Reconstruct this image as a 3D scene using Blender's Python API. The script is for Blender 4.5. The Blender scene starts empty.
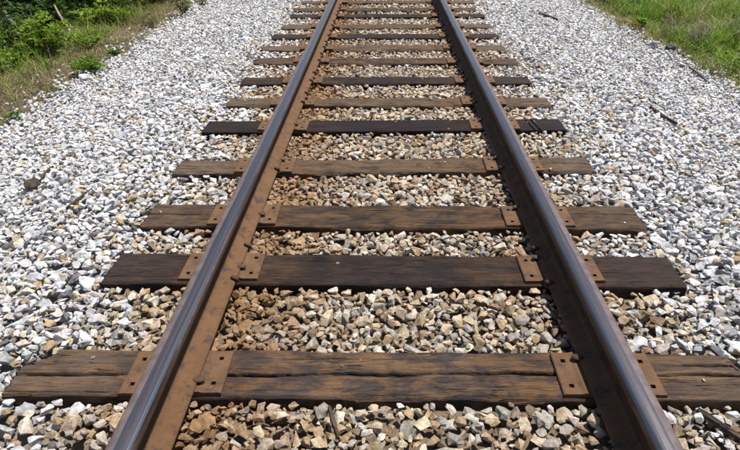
import bpy, bmesh, math, random
import numpy as np
from mathutils import Vector, Matrix

rng = np.random.default_rng(11)
random.seed(11)
scene = bpy.context.scene
C = scene.collection
R = math.radians

# ------------------------------------------------------------------ camera, sky, sun, exposure
cam_d = bpy.data.cameras.new('camera')
cam_d.sensor_width = 36.0
cam_d.lens = 27.24
cam_d.shift_x = -0.0216
cam_d.clip_start = 0.05
cam_d.clip_end = 2000.0
cam = bpy.data.objects.new('camera', cam_d)
cam.location = (-0.023, 0.0, 1.497)
cam.rotation_euler = (R(90 - 31.114), 0, 0)
C.objects.link(cam)
scene.camera = cam

SUN_TO = Vector((0.31, 0.15, 1.0)).normalized()
SUN_EL = math.asin(SUN_TO.z)
SUN_AZ = math.atan2(SUN_TO.x, SUN_TO.y)
world = bpy.data.worlds.new('World')
scene.world = world
world.use_nodes = True
wn = world.node_tree
sky = wn.nodes.new('ShaderNodeTexSky')
sky.sky_type = 'NISHITA'
sky.sun_disc = False
sky.sun_elevation = SUN_EL
sky.sun_rotation = SUN_AZ
sky.air_density = 1.0
sky.dust_density = 0.6
bg = wn.nodes['Background']
bg.inputs['Strength'].default_value = 0.082
wn.links.new(sky.outputs['Color'], bg.inputs['Color'])
sun_d = bpy.data.lights.new('sun', 'SUN')
sun_d.energy = 5.0
sun_d.angle = R(0.5)
sun_d.color = (1.0, 0.955, 0.89)
sun = bpy.data.objects.new('sun', sun_d)
sun.rotation_euler = SUN_TO.to_track_quat('Z', 'Y').to_euler()
sun.location = (3, 4, 10)
C.objects.link(sun)
scene.view_settings.view_transform = 'Standard'
scene.view_settings.look = 'None'
scene.view_settings.exposure = 0.6
scene.view_settings.gamma = 1.0
scene.view_settings.use_curve_mapping = False


# ------------------------------------------------------------------ helpers
def _h(ix, iy, seed):
    n = (ix.astype(np.int64) * 374761393 + iy.astype(np.int64) * 668265263 + seed * 1442695041) & 0x7fffffff
    n = ((n ^ (n >> 13)) * 1274126177) & 0x7fffffff
    n = (n ^ (n >> 16)) & 0xffff
    return n / 65535.0


def vnoise(x, y, seed=0):
    x = np.asarray(x, float); y = np.asarray(y, float)
    x, y = np.broadcast_arrays(x, y)
    ix = np.floor(x); iy = np.floor(y)
    fx = x - ix; fy = y - iy
    fx = fx * fx * (3 - 2 * fx); fy = fy * fy * (3 - 2 * fy)
    a = _h(ix, iy, seed); b = _h(ix + 1, iy, seed)
    c = _h(ix, iy + 1, seed); d = _h(ix + 1, iy + 1, seed)
    return (a * (1 - fx) + b * fx) * (1 - fy) + (c * (1 - fx) + d * fx) * fy


def fbm(x, y, seed=0, octaves=3):
    s = 0; a = 0.5; f = 1.0
    for k in range(octaves):
        s = s + a * vnoise(np.asarray(x) * f, np.asarray(y) * f, seed + 17 * k)
        a *= 0.5; f *= 2.03
    return s / (1 - 0.5 ** octaves)


def sstep(a, b, x):
    t = np.clip((np.asarray(x, float) - a) / (b - a), 0, 1)
    return t * t * (3 - 2 * t)


def mesh_tris(name, V, T, tint=None, smooth=False):
    """mesh from numpy triangles, with an optional colour per vertex"""
    me = bpy.data.meshes.new(name)
    n = len(T)
    me.vertices.add(len(V))
    me.vertices.foreach_set('co', np.ascontiguousarray(V, dtype=np.float32).ravel())
    me.loops.add(n * 3)
    me.loops.foreach_set('vertex_index', np.ascontiguousarray(T, dtype=np.int32).ravel())
    me.polygons.add(n)
    me.polygons.foreach_set('loop_start', np.arange(0, n * 3, 3, dtype=np.int32))
    me.polygons.foreach_set('use_smooth', np.full(n, smooth, dtype=bool))
    if tint is not None:
        a = me.attributes.new('tint', 'FLOAT_COLOR', 'POINT')
        col = np.ones((len(V), 4), np.float32); col[:, :3] = tint
        a.data.foreach_set('color', col.ravel())
    me.update(calc_edges=True)
    me.validate()
    return me


def link(name, me, mat=None, parent=None, loc=None, rotz=None):
    o = bpy.data.objects.new(name, me)
    C.objects.link(o)
    if mat is not None and me is not None and len(me.materials) == 0:
        me.materials.append(mat)
    if parent is not None:
        o.parent = parent
    if loc is not None:
        o.location = loc
    if rotz is not None:
        o.rotation_euler = (0, 0, rotz)
    return o


def tag(o, label, cat=None, group=None, kind=None):
    o['label'] = label
    if cat: o['category'] = cat
    if group: o['group'] = group
    if kind: o['kind'] = kind
    return o


def empty(name, loc=(0, 0, 0), rotz=0):
    o = bpy.data.objects.new(name, None)
    o.empty_display_size = 0.1
    o.location = loc
    o.rotation_euler = (0, 0, rotz)
    C.objects.link(o)
    return o


def tube(path, radii, sides=6, cap=True, flat=1.0):
    """tapered tube along a path -> V, T"""
    P = [Vector(p) for p in path]
    V = []; T = []
    up = Vector((0.13, 0.21, 0.97))
    for i, p in enumerate(P):
        d = (P[min(i + 1, len(P) - 1)] - P[max(i - 1, 0)]).normalized()
        a = d.cross(up)
        if a.length < 1e-4: a = d.cross(Vector((1, 0, 0)))
        a.normalize(); b = a.cross(d)
        for k in range(sides):
            t = 2 * math.pi * k / sides
            V.append(p + a * (math.cos(t) * radii[i]) + b * (math.sin(t) * radii[i] * flat))
    for i in range(len(P) - 1):
        for k in range(sides):
            k2 = (k + 1) % sides
            q = (i * sides + k, i * sides + k2, (i + 1) * sides + k2, (i + 1) * sides + k)
            T.append((q[0], q[1], q[2])); T.append((q[0], q[2], q[3]))
    if cap:
        for base in (0, (len(P) - 1) * sides):
            V.append(sum((V[base + k] for k in range(sides)), Vector()) / sides)
            for k in range(sides):
                T.append((base + k, base + (k + 1) % sides, len(V) - 1))
    return np.array([tuple(v) for v in V]), np.array(T)


def merge(parts):
    Vs = []; Ts = []; o = 0
    for V, T in parts:
        Vs.append(V); Ts.append(np.asarray(T) + o); o += len(V)
    return np.concatenate(Vs), np.concatenate(Ts)


# ------------------------------------------------------------------ materials
class NT:
    def __init__(s, name):
        s.m = bpy.data.materials.new(name)
        s.m.use_nodes = True
        s.t = s.m.node_tree
        s.b = s.t.nodes['Principled BSDF']
        s.out = s.t.nodes['Material Output']
        s.pos = s.t.nodes.new('ShaderNodeNewGeometry').outputs['Position']

    def n(s, kind): return s.t.nodes.new(kind)
    def l(s, a, b): s.t.links.new(a, b)

    def setin(s, sock, v):
        if isinstance(v, bpy.types.NodeSocket): s.l(v, sock)
        else: sock.default_value = v

    def scaled(s, vec, sc, off=(0, 0, 0)):
        m = s.n('ShaderNodeMapping'); s.l(vec, m.inputs['Vector'])
        m.inputs['Scale'].default_value = sc; m.inputs['Location'].default_value = off
        return m.outputs['Vector']

    def noise(s, scale, detail=4, rough=0.55, vec=None, dist=0.0):
        n = s.n('ShaderNodeTexNoise')
        s.l(vec if vec is not None else s.pos, n.inputs['Vector'])
        n.inputs['Scale'].default_value = scale; n.inputs['Detail'].default_value = detail
        n.inputs['Roughness'].default_value = rough; n.inputs['Distortion'].default_value = dist
        return n.outputs['Fac']

    def ramp(s, fac, a, b, lo=0.0, hi=1.0):
        n = s.n('ShaderNodeMapRange'); n.interpolation_type = 'SMOOTHSTEP'
        s.l(fac, n.inputs['Value'])
        n.inputs['From Min'].default_value = a; n.inputs['From Max'].default_value = b
        n.inputs['To Min'].default_value = lo; n.inputs['To Max'].default_value = hi
        return n.outputs['Result']

    def mix(s, fac, a, b, mode='MIX'):
        n = s.n('ShaderNodeMix'); n.data_type = 'RGBA'; n.blend_type = mode
        s.setin(n.inputs['Factor'], fac)
        for sock, v in ((n.inputs[6], a), (n.inputs[7], b)):
            if isinstance(v, tuple) and len(v) == 3: v = (*v, 1)
            s.setin(sock, v)
        return n.outputs[2]

    def math(s, op, a, b=0.0, c=None):
        n = s.n('ShaderNodeMath'); n.operation = op
        s.setin(n.inputs[0], a); s.setin(n.inputs[1], b)
        if c is not None: s.setin(n.inputs[2], c)
        return n.outputs[0]

    def attr(s, name):
        n = s.n('ShaderNodeAttribute'); n.attribute_name = name
        return n.outputs['Color']

    def bump(s, h, dist, strength=1.0, nrm=None):
        n = s.n('ShaderNodeBump'); s.l(h, n.inputs['Height'])
        n.inputs['Distance'].default_value = dist; n.inputs['Strength'].default_value = strength
        if nrm is not None: s.l(nrm, n.inputs['Normal'])
        return n.outputs['Normal']

    def done(s, col=None, rough=0.9, nrm=None, metal=0.0, spec=0.3):
        if col is not None: s.setin(s.b.inputs['Base Color'], (*col, 1) if isinstance(col, tuple) and len(col) == 3 else col)
        s.setin(s.b.inputs['Roughness'], rough); s.setin(s.b.inputs['Metallic'], metal)
        s.b.inputs['Specular IOR Level'].default_value = spec
        if nrm is not None: s.l(nrm, s.b.inputs['Normal'])
        return s.m


def mat_stone():
    t = NT('crushed_stone')
    base = t.attr('tint')
    f1 = t.noise(55, 5, 0.65)
    c = t.mix(1.0, base, t.mix(t.ramp(f1, 0.3, 0.7), (0.66, 0.645, 0.63), (1.22, 1.22, 1.22)), 'MULTIPLY')
    st = t.ramp(t.noise(23, 4, 0.6), 0.56, 0.72, 0, 0.55)
    c = t.mix(st, c, t.mix(1.0, c, (0.78, 0.60, 0.40), 'MULTIPLY'))
    sp = t.ramp(t.noise(200, 4, 0.7), 0.54, 0.68, 0, 0.6)
    c = t.mix(sp, c, t.mix(1.0, c, (0.42, 0.40, 0.40), 'MULTIPLY'))
    nr = t.bump(t.noise(70, 6, 0.75), 0.011, 1.0)
    return t.done(c, 0.86, nr, spec=0.25)


def mat_wood(name, light, mid, dark, darkness, rust=0.5, grey=0.3):
    t = NT(name)
    g1 = t.noise(1.0, 7, 0.72, t.scaled(t.pos, (11, 170, 90)), 0.5)       # fine grain along X
    g2 = t.noise(1.0, 5, 0.65, t.scaled(t.pos, (2.4, 30, 20), (3, 1, 0)), 0.8)
    patch = t.noise(1.0, 6, 0.68, t.scaled(t.pos, (7.0, 15, 9), (7, 2, 0)), 0.35)
    speck = t.noise(1.0, 4, 0.7, t.scaled(t.pos, (60, 150, 100), (4, 4, 4)))
    c = t.mix(t.ramp(g2, 0.3, 0.7), mid, light)
    sx = t.n('ShaderNodeSeparateXYZ'); t.l(t.pos, sx.inputs[0])
    ax = t.math('ABSOLUTE', sx.outputs[0])
    # the ends outside the rails are dry and greyed, the middle oily
    dryend = t.ramp(ax, 0.86, 1.12, 0.0, 0.75)
    c = t.mix(t.math('MULTIPLY', dryend, grey), c, (0.135, 0.108, 0.086))
    pm = t.math('MULTIPLY', t.ramp(patch, 0.60 - darkness * 0.5, 0.78 - darkness * 0.5, 0, 0.9), t.math('SUBTRACT', 1.0, t.math('MULTIPLY', dryend, 0.7)))
    c = t.mix(pm, c, dark)
    c = t.mix(t.ramp(g1, 0.40, 0.58, 0.62, 0), c, t.mix(1.0, c, (0.40, 0.38, 0.38), 'MULTIPLY'))
    pale = t.ramp(t.noise(1.0, 6, 0.75, t.scaled(t.pos, (16, 190, 60), (5, 3, 1)), 0.4), 0.55, 0.70, 0, 0.45)
    c = t.mix(pale, c, t.mix(1.0, c, (1.8, 1.7, 1.55), 'MULTIPLY'))
    c = t.mix(t.ramp(speck, 0.58, 0.70, 0, 0.55), c, t.mix(1.0, c, (0.4, 0.38, 0.36), 'MULTIPLY'))
    gr = t.ramp(t.noise(1.0, 4, 0.65, t.scaled(t.pos, (3.2, 30, 8), (1, 9, 0))), 0.52, 0.74, 0, grey)
    c = t.mix(gr, c, (0.15, 0.128, 0.108))
    # hairline drying checks following the grain
    ck = t.noise(1.0, 3, 0.55, t.scaled(t.pos, (2.0, 34, 14), (2, 6, 3)), 0.5)
    ckl = t.ramp(t.math('ABSOLUTE', t.math('SUBTRACT', ck, 0.5)), 0.004, 0.017, 1.0, 0.0)
    ckl = t.math('MULTIPLY', ckl, t.ramp(t.noise(1.0, 3, 0.5, t.scaled(t.pos, (4, 9, 5), (8, 8, 8))), 0.46, 0.60))
    c = t.mix(t.math('MULTIPLY', ckl, 0.85), c, (0.010, 0.008, 0.007))
    # iron stain washed off the plates: a patchy band of rust on the wood beside each rail
    d = t.math('ABSOLUTE', t.math('SUBTRACT', ax, 0.70))
    band = t.math('MULTIPLY', t.ramp(d, 0.14, 0.42, rust, 0.0), t.ramp(patch, 0.36, 0.6, 0.9, 0.25))
    c = t.mix(band, c, t.mix(t.ramp(g1, 0.4, 0.6), (0.075, 0.036, 0.015), (0.135, 0.066, 0.028)))
    hh = t.math('ADD', t.math('MULTIPLY', g1, 0.7), t.math('MULTIPLY', speck, 0.55))
    hh = t.math('SUBTRACT', hh, t.math('MULTIPLY', ckl, 0.8))
    nr = t.bump(hh, 0.007, 1.0)
    return t.done(c, t.ramp(patch, 0.4, 0.7, 0.9, 0.72), nr, spec=0.18)


def mat_rust(name, a, b, dark, rough=0.85, spots=0.5):
    t = NT(name)
    f = t.noise(14, 5, 0.6)
    c = t.mix(t.ramp(f, 0.32, 0.68), a, b)
    s = t.ramp(t.noise(20, 5, 0.62, None, 0.3), 0.52, 0.66, 0, spots)
    c = t.mix(s, c, dark)
    c = t.mix(t.ramp(t.noise(170, 3, 0.6), 0.5, 0.75, 0, 0.35), c, t.mix(1.0, c, (0.5, 0.45, 0.42), 'MULTIPLY'))
    nr = t.bump(t.noise(150, 5, 0.75), 0.004, 0.9)
    return t.done(c, rough, nr, spec=0.3)


def mat_railhead(name, xc, sgn):
    """worn steel: u runs from the field side (-) to the gauge side (+)"""
    t = NT(name)
    sx = t.n('ShaderNodeSeparateXYZ'); t.l(t.pos, sx.inputs[0])
    u = t.math('MULTIPLY', t.math('SUBTRACT', sx.outputs[0], xc), sgn)
    jig = t.math('MULTIPLY', t.math('SUBTRACT', t.noise(1.0, 4, 0.6, t.scaled(t.pos, (60, 2.2, 1))), 0.5), 0.018)
    u = t.math('ADD', u, jig)
    polish = t.math('MULTIPLY', t.ramp(u, -0.012, -0.006), t.ramp(u, 0.0345, 0.0375, 1.0, 0.0))
    streak = t.noise(1.0, 5, 0.65, t.scaled(t.pos, (420, 1.6, 1)))
    blot = t.noise(1.0, 4, 0.6, t.scaled(t.pos, (90, 14, 1)))
    midband = t.math('MULTIPLY', t.ramp(u, -0.004, 0.004), t.ramp(u, 0.012, 0.020, 1.0, 0.0))
    midband = t.math('MULTIPLY', midband, t.ramp(blot, 0.35, 0.6, 0.25, 0.85))
    steel = t.mix(t.ramp(streak, 0.3, 0.7), (0.068, 0.066, 0.076), (0.165, 0.166, 0.188))
    steel = t.mix(t.math('MULTIPLY', midband, 0.7), steel, (0.135, 0.095, 0.08))
    rustc = t.mix(t.ramp(t.noise(22, 4, 0.6), 0.35, 0.65), (0.070, 0.050, 0.050), (0.115, 0.078, 0.068))
    c = t.mix(polish, rustc, steel)
    zlow = t.ramp(sx.outputs[2], 0.166, 0.178)                     # sides of the head stay brown
    c = t.mix(zlow, (0.055, 0.030, 0.018), c)
    met = t.math('MULTIPLY', t.math('MULTIPLY', polish, zlow), 0.80)
    rg = t.math('ADD', t.ramp(polish, 0, 1, 0.60, 0.26), t.math('MULTIPLY', t.math('ADD', streak, midband), 0.09))
    nr = t.bump(t.noise(1.0, 3, 0.5, t.scaled(t.pos, (300, 6, 40))), 0.0005, 0.5)
    return t.done(c, rg, nr, metal=met, spec=0.5)


def mat_leaf(name, transl=0.35, rough=0.55):
    t = NT(name)
    c = t.attr('tint')
    c = t.mix(1.0, c, t.mix(t.noise(9, 3), (0.75, 0.75, 0.75), (1.2, 1.2, 1.2)), 'MULTIPLY')
    t.done(c, rough, spec=0.3)
    tr = t.n('ShaderNodeBsdfTranslucent')
    t.l(t.mix(1.0, c, (1.15, 1.25, 0.6), 'MULTIPLY'), tr.inputs['Color'])
    mx = t.n('ShaderNodeMixShader'); mx.inputs[0].default_value = transl
    t.l(t.b.outputs[0], mx.inputs[1]); t.l(tr.outputs[0], mx.inputs[2])
    t.l(mx.outputs[0], t.out.inputs['Surface'])
    return t.m


def mat_ground():
    t = NT('verge_soil')
    f = t.noise(3.2, 6, 0.62)
    c = t.mix(t.ramp(f, 0.3, 0.7), (0.085, 0.06, 0.038), (0.20, 0.155, 0.105))
    c = t.mix(t.ramp(t.noise(38, 5, 0.7), 0.48, 0.66, 0, 0.7), c, (0.27, 0.235, 0.19))
    c = t.mix(t.ramp(t.noise(1.1, 4, 0.6), 0.45, 0.62, 0, 0.6), c, (0.055, 0.065, 0.022))
    nr = t.bump(t.noise(45, 6, 0.7), 0.03, 1.0)
    return t.done(c, 0.95, nr, spec=0.1)


def mat_bed():
    t = NT('ballast_fines')
    f = t.noise(60, 6, 0.7)
    c = t.mix(t.ramp(f, 0.3, 0.7), (0.16, 0.145, 0.125), (0.38, 0.36, 0.33))
    sx = t.n('ShaderNodeSeparateXYZ'); t.l(t.pos, sx.inputs[0])
    c = t.mix(t.ramp(t.math('ABSOLUTE', sx.outputs[0]), 0.9, 1.5, 0.85, 0.0), c, t.mix(1.0, c, (0.70, 0.52, 0.34), 'MULTIPLY'))
    nr = t.bump(f, 0.02, 1.0)
    return t.done(c, 0.95, nr, spec=0.1)


def mat_bark(name, a, b, scl=(30, 30, 30)):
    t = NT(name)
    f = t.noise(1.0, 5, 0.65, t.scaled(t.pos, scl))
    c = t.mix(t.ramp(f, 0.32, 0.68), a, b)
    nr = t.bump(f, 0.008, 0.9)
    return t.done(c, 0.88, nr, spec=0.2)


M_STONE = mat_stone()
M_FOOT = mat_rust('rusty_rail_foot', (0.108, 0.052, 0.021), (0.132, 0.068, 0.031), (0.040, 0.030, 0.026), 0.8, 0.8)
M_WEB = mat_rust('rusty_rail_web', (0.050, 0.026, 0.014), (0.075, 0.040, 0.021), (0.02, 0.014, 0.011))
M_PLATE = mat_rust('rusty_plate', (0.098, 0.050, 0.023), (0.132, 0.072, 0.037), (0.048, 0.034, 0.027), 0.82, 0.75)
M_SPIKE = mat_rust('dark_iron', (0.06, 0.034, 0.020), (0.105, 0.060, 0.034), (0.025, 0.018, 0.014))
M_LEAF = mat_leaf('leaf')
M_GRASS = mat_leaf('grass_blade', 0.30, 0.6)
M_GROUND = mat_ground()
M_BED = mat_bed()
M_STEM = mat_bark('stem_bark', (0.06, 0.045, 0.03), (0.14, 0.10, 0.065))
M_DEADWOOD = mat_bark('dead_wood', (0.028, 0.020, 0.015), (0.085, 0.062, 0.045), (60, 30, 60))
M_PALEWOOD = mat_bark('bleached_wood', (0.22, 0.16, 0.13), (0.42, 0.33, 0.28), (60, 30, 60))
M_GREYWOOD = mat_bark('grey_wood', (0.06, 0.052, 0.046), (0.18, 0.16, 0.145), (60, 30, 60))
M_DARKROCK = mat_bark('dark_slag', (0.018, 0.018, 0.02), (0.10, 0.10, 0.10), (28, 28, 28))

WOODS = {
    'brown': mat_wood('weathered_brown_timber', (0.118, 0.070, 0.037), (0.068, 0.039, 0.021), (0.026, 0.020, 0.019), 0.36, 0.45, 0.30),
    'stained': mat_wood('oil_stained_timber', (0.160, 0.094, 0.050), (0.104, 0.060, 0.031), (0.034, 0.029, 0.031), 0.40, 0.5, 0.32),
    'dark': mat_wood('creosoted_dark_timber', (0.050, 0.031, 0.021), (0.031, 0.019, 0.014), (0.016, 0.012, 0.012), 0.42, 0.35, 0.10),
    'black': mat_wood('fresh_creosoted_timber', (0.027, 0.017, 0.016), (0.019, 0.012, 0.012), (0.013, 0.009, 0.010), 0.4, 0.15, 0.04),
    'grey': mat_wood('greyed_timber', (0.150, 0.098, 0.058), (0.088, 0.055, 0.032), (0.034, 0.025, 0.021), 0.27, 0.4, 0.45),
}


# ------------------------------------------------------------------ terrain
def edge_l(y): return 3.29 + 0.22 * (fbm(y * 1.3, 0.3, 3) - 0.5) + 0.10 * (vnoise(y * 5, 1.7, 4) - 0.5)
def edge_r(y): return 3.58 + 0.20 * (fbm(y * 1.3, 5.3, 7) - 0.5) + 0.10 * (vnoise(y * 5, 6.7, 8) - 0.5)


def bed_top(x, y):
    """level of the tops of the stones"""
    x = np.asarray(x, float); y = np.asarray(y, float)
    ax = np.abs(x)
    sl = np.where(x < 0, 0.205, 0.180)
    d = np.maximum(ax - 1.50, 0)
    soft = np.where(d < 0.5, d * d, d - 0.25)                      # rounded shoulder
    h = -sl * soft * 1.02
    h = h + 0.010 + 0.028 * (fbm(x * 1.7, y * 1.7, 21) - 0.5)
    return h


def ground_z(x, y):
    x = np.asarray(x, float); y = np.asarray(y, float)
    e = np.where(x < 0, edge_l(y), edge_r(y))
    ax = np.abs(x)
    b = bed_top(np.sign(x) * np.minimum(ax, e), y)
    inside = sstep(0.0, 0.35, e - ax)
    z = b - 0.02 - inside * 0.16
    out = np.maximum(ax - e, 0)
    z = z - 0.07 * np.minimum(out, 2.0) + 0.07 * (fbm(x * 1.1, y * 1.1, 31) - 0.5) * sstep(0, 0.6, out) \
        + 0.02 * (fbm(x * 6, y * 6, 33) - 0.5)
    z = z - 0.10 * sstep(3, 30, out)
    return z


def axis(lo, hi, step, far):
    a = list(np.arange(lo, hi + 1e-6, step))
    s = step; b = []; v = hi
    while v < far:
        s *= 1.35; v += s; b.append(v)
    s = step; c = []; v = lo
    while v > -far:
        s *= 1.35; v -= s; c.append(v)
    return np.array(c[::-1] + a + b)


def grid_mesh(name, xs, ys, fz):
    X, Y = np.meshgrid(xs, ys)
    Z = fz(X, Y)
    V = np.stack([X, Y, Z], -1).reshape(-1, 3)
    ny, nx = X.shape
    i = (np.arange(ny - 1)[:, None] * nx + np.arange(nx - 1)[None, :]).ravel()
    T = np.concatenate([np.stack([i, i + 1, i + nx + 1], 1), np.stack([i, i + nx + 1, i + nx], 1)])
    return mesh_tris(name, V, T, smooth=True)


g = link('ground', grid_mesh('ground', axis(-9, 9, 0.09, 400), axis(-1.5, 15, 0.09, 400), ground_z), M_GROUND)
tag(g, 'dry brown soil beside and below the railway ballast', 'ground', kind='structure')


def bed_z(x, y):
    e = np.where(x < 0, edge_l(y), edge_r(y))
    return bed_top(x, y) - 0.072 - 0.16 * sstep(-0.25, 0.15, np.abs(x) - e)


bed = link('ballast_bed', grid_mesh('ballast_bed', np.arange(-4.1, 4.2, 0.08), np.arange(-0.8, 14.6, 0.08), bed_z), M_BED)
tag(bed, 'bank of crushed pale stone carrying the railway track', 'ballast', kind='structure')

# ------------------------------------------------------------------ rails
RAIL_X = 0.755
Y0, Y1 = -1.6, 16.0
ZB = 0.0185
PROF = [(0.0, 0.0), (0.0755, 0.0), (0.0762, 0.0035), (0.0755, 0.0105), (0.060, 0.0150), (0.032, 0.0225), (0.0175, 0.0300), (0.0115, 0.0400),
        (0.0090, 0.058), (0.0087, 0.085), (0.0095, 0.105), (0.0125, 0.1175), (0.0180, 0.1235), (0.0345, 0.1295), (0.0375, 0.1325),
        (0.0380, 0.140), (0.0374, 0.1570), (0.0360, 0.1625), (0.0325, 0.1667), (0.0270, 0.1690), (0.0180, 0.1704), (0.0090, 0.1711), (0.0, 0.1713)]


def strip_mesh(name, pts, y0, y1, seg=26):
    ys = np.linspace(y0, y1, seg)
    n = len(pts)
    V = np.array([(p[0], y, p[1] + ZB) for y in ys for p in pts])
    T = []
    for j in range(seg - 1):
        for i in range(n - 1):
            a = j * n + i
            T += [(a, a + 1, a + n + 1), (a, a + n + 1, a + n)]
    return mesh_tris(name, V, np.array(T), smooth=True)


def mirrored(sub): return sub + [(-x, z) for x, z in reversed(sub) if x > 0]


foot_pts = [(-x, z) for x, z in reversed(PROF[1:8])] + PROF[0:8]
web_r = PROF[7:12]
head_pts = PROF[11:] + [(-x, z) for x, z in reversed(PROF[11:-1])]

rails = []
for xc, sgn, lab in ((-RAIL_X, 1, 'rusty steel rail on the left with sunlit brown foot and polished top'),
                     (RAIL_X, -1, 'rusty steel rail on the right with its inner side in dark shade')):
    r = empty('rail', (xc, 0, 0))
    tag(r, lab, 'rail', 'rails of the track')
    fm = strip_mesh('foot', foot_pts, Y0, Y1); link('foot', fm, M_FOOT, r)
    V1 = strip_mesh('web', web_r, Y0, Y1); V2 = strip_mesh('web', [(-x, z) for x, z in reversed(web_r)], Y0, Y1)
    bmw = bmesh.new(); bmw.from_mesh(V1); bmw.from_mesh(V2); bmw.to_mesh(V1); bmw.free()
    for p in V1.polygons: p.use_smooth = True
    link('web', V1, M_WEB, r)
    link('head', strip_mesh('head', head_pts, Y0, Y1), mat_railhead('polished_railhead', xc, sgn), r)
    rails.append(r)

# ------------------------------------------------------------------ ties
# back-edge Y at the left and right ends, end X at left and right, width, wood, wear
TIES = [
    (0.955, 0.950, -1.30, 1.29, 0.228, 'brown', 'railroad tie just nearer than the wide split tie, mostly outside the picture'),
    (1.575, 1.548, -1.350, 1.310, 0.226, 'stained', 'nearest railroad tie, oil stained brown with a long split down its middle'),
    (2.222, 2.190, -1.284, 1.298, 0.234, 'dark', 'second nearest railroad tie, dark brown smooth timber with square edges'),
    (2.712, 2.682, -1.294, 1.315, 0.240, 'brown', 'third nearest railroad tie, weathered brown with split left end'),
    (3.287, 3.333, -1.327, 1.258, 0.205, 'grey', 'fourth nearest railroad tie, faded brown with ragged grain'),
    (3.985, 4.034, -1.344, 1.275, 0.222, 'black', 'blackish new railroad tie with two saw cuts near its right end'),
    (4.526, 4.536, -1.303, 1.305, 0.200, 'grey', 'sixth nearest railroad tie, faded brown with a crack at its right end'),
    (5.117, 5.136, -1.320, 1.280, 0.212, 'dark', 'seventh nearest railroad tie, dark timber with faded grey right end'),
    (5.806, 5.786, -1.331, 1.292, 0.215, 'brown', 'eighth nearest railroad tie, weathered brown timber'),
    (6.323, 6.355, -1.370, 1.264, 0.215, 'grey', 'ninth nearest railroad tie, faded brown timber'),
    (6.878, 6.916, -1.350, 1.288, 0.215, 'dark', 'tenth nearest railroad tie, dark brown timber'),
    (7.422, 7.471, -1.321, 1.309, 0.215, 'grey', 'eleventh nearest railroad tie, pale greyish brown timber'),
    (8.090, 8.139, -1.315, 1.315, 0.215, 'dark', 'twelfth nearest railroad tie, dark timber with deep shade before it'),
    (8.570, 8.610, -1.338, 1.260, 0.215, 'brown', 'thirteenth nearest railroad tie, brown timber close behind a dark one'),
    (9.158, 9.220, -1.300, 1.319, 0.215, 'grey', 'railroad tie at the top edge of the picture, faded brown'),
    (9.780, 9.800, -1.310, 1.300, 0.215, 'brown', 'railroad tie just beyond the top edge of the picture'),
    (10.36, 10.38, -1.300, 1.310, 0.215, 'dark', 'second railroad tie beyond the top edge of the picture'),
]
DEPTH = 0.178


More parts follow.
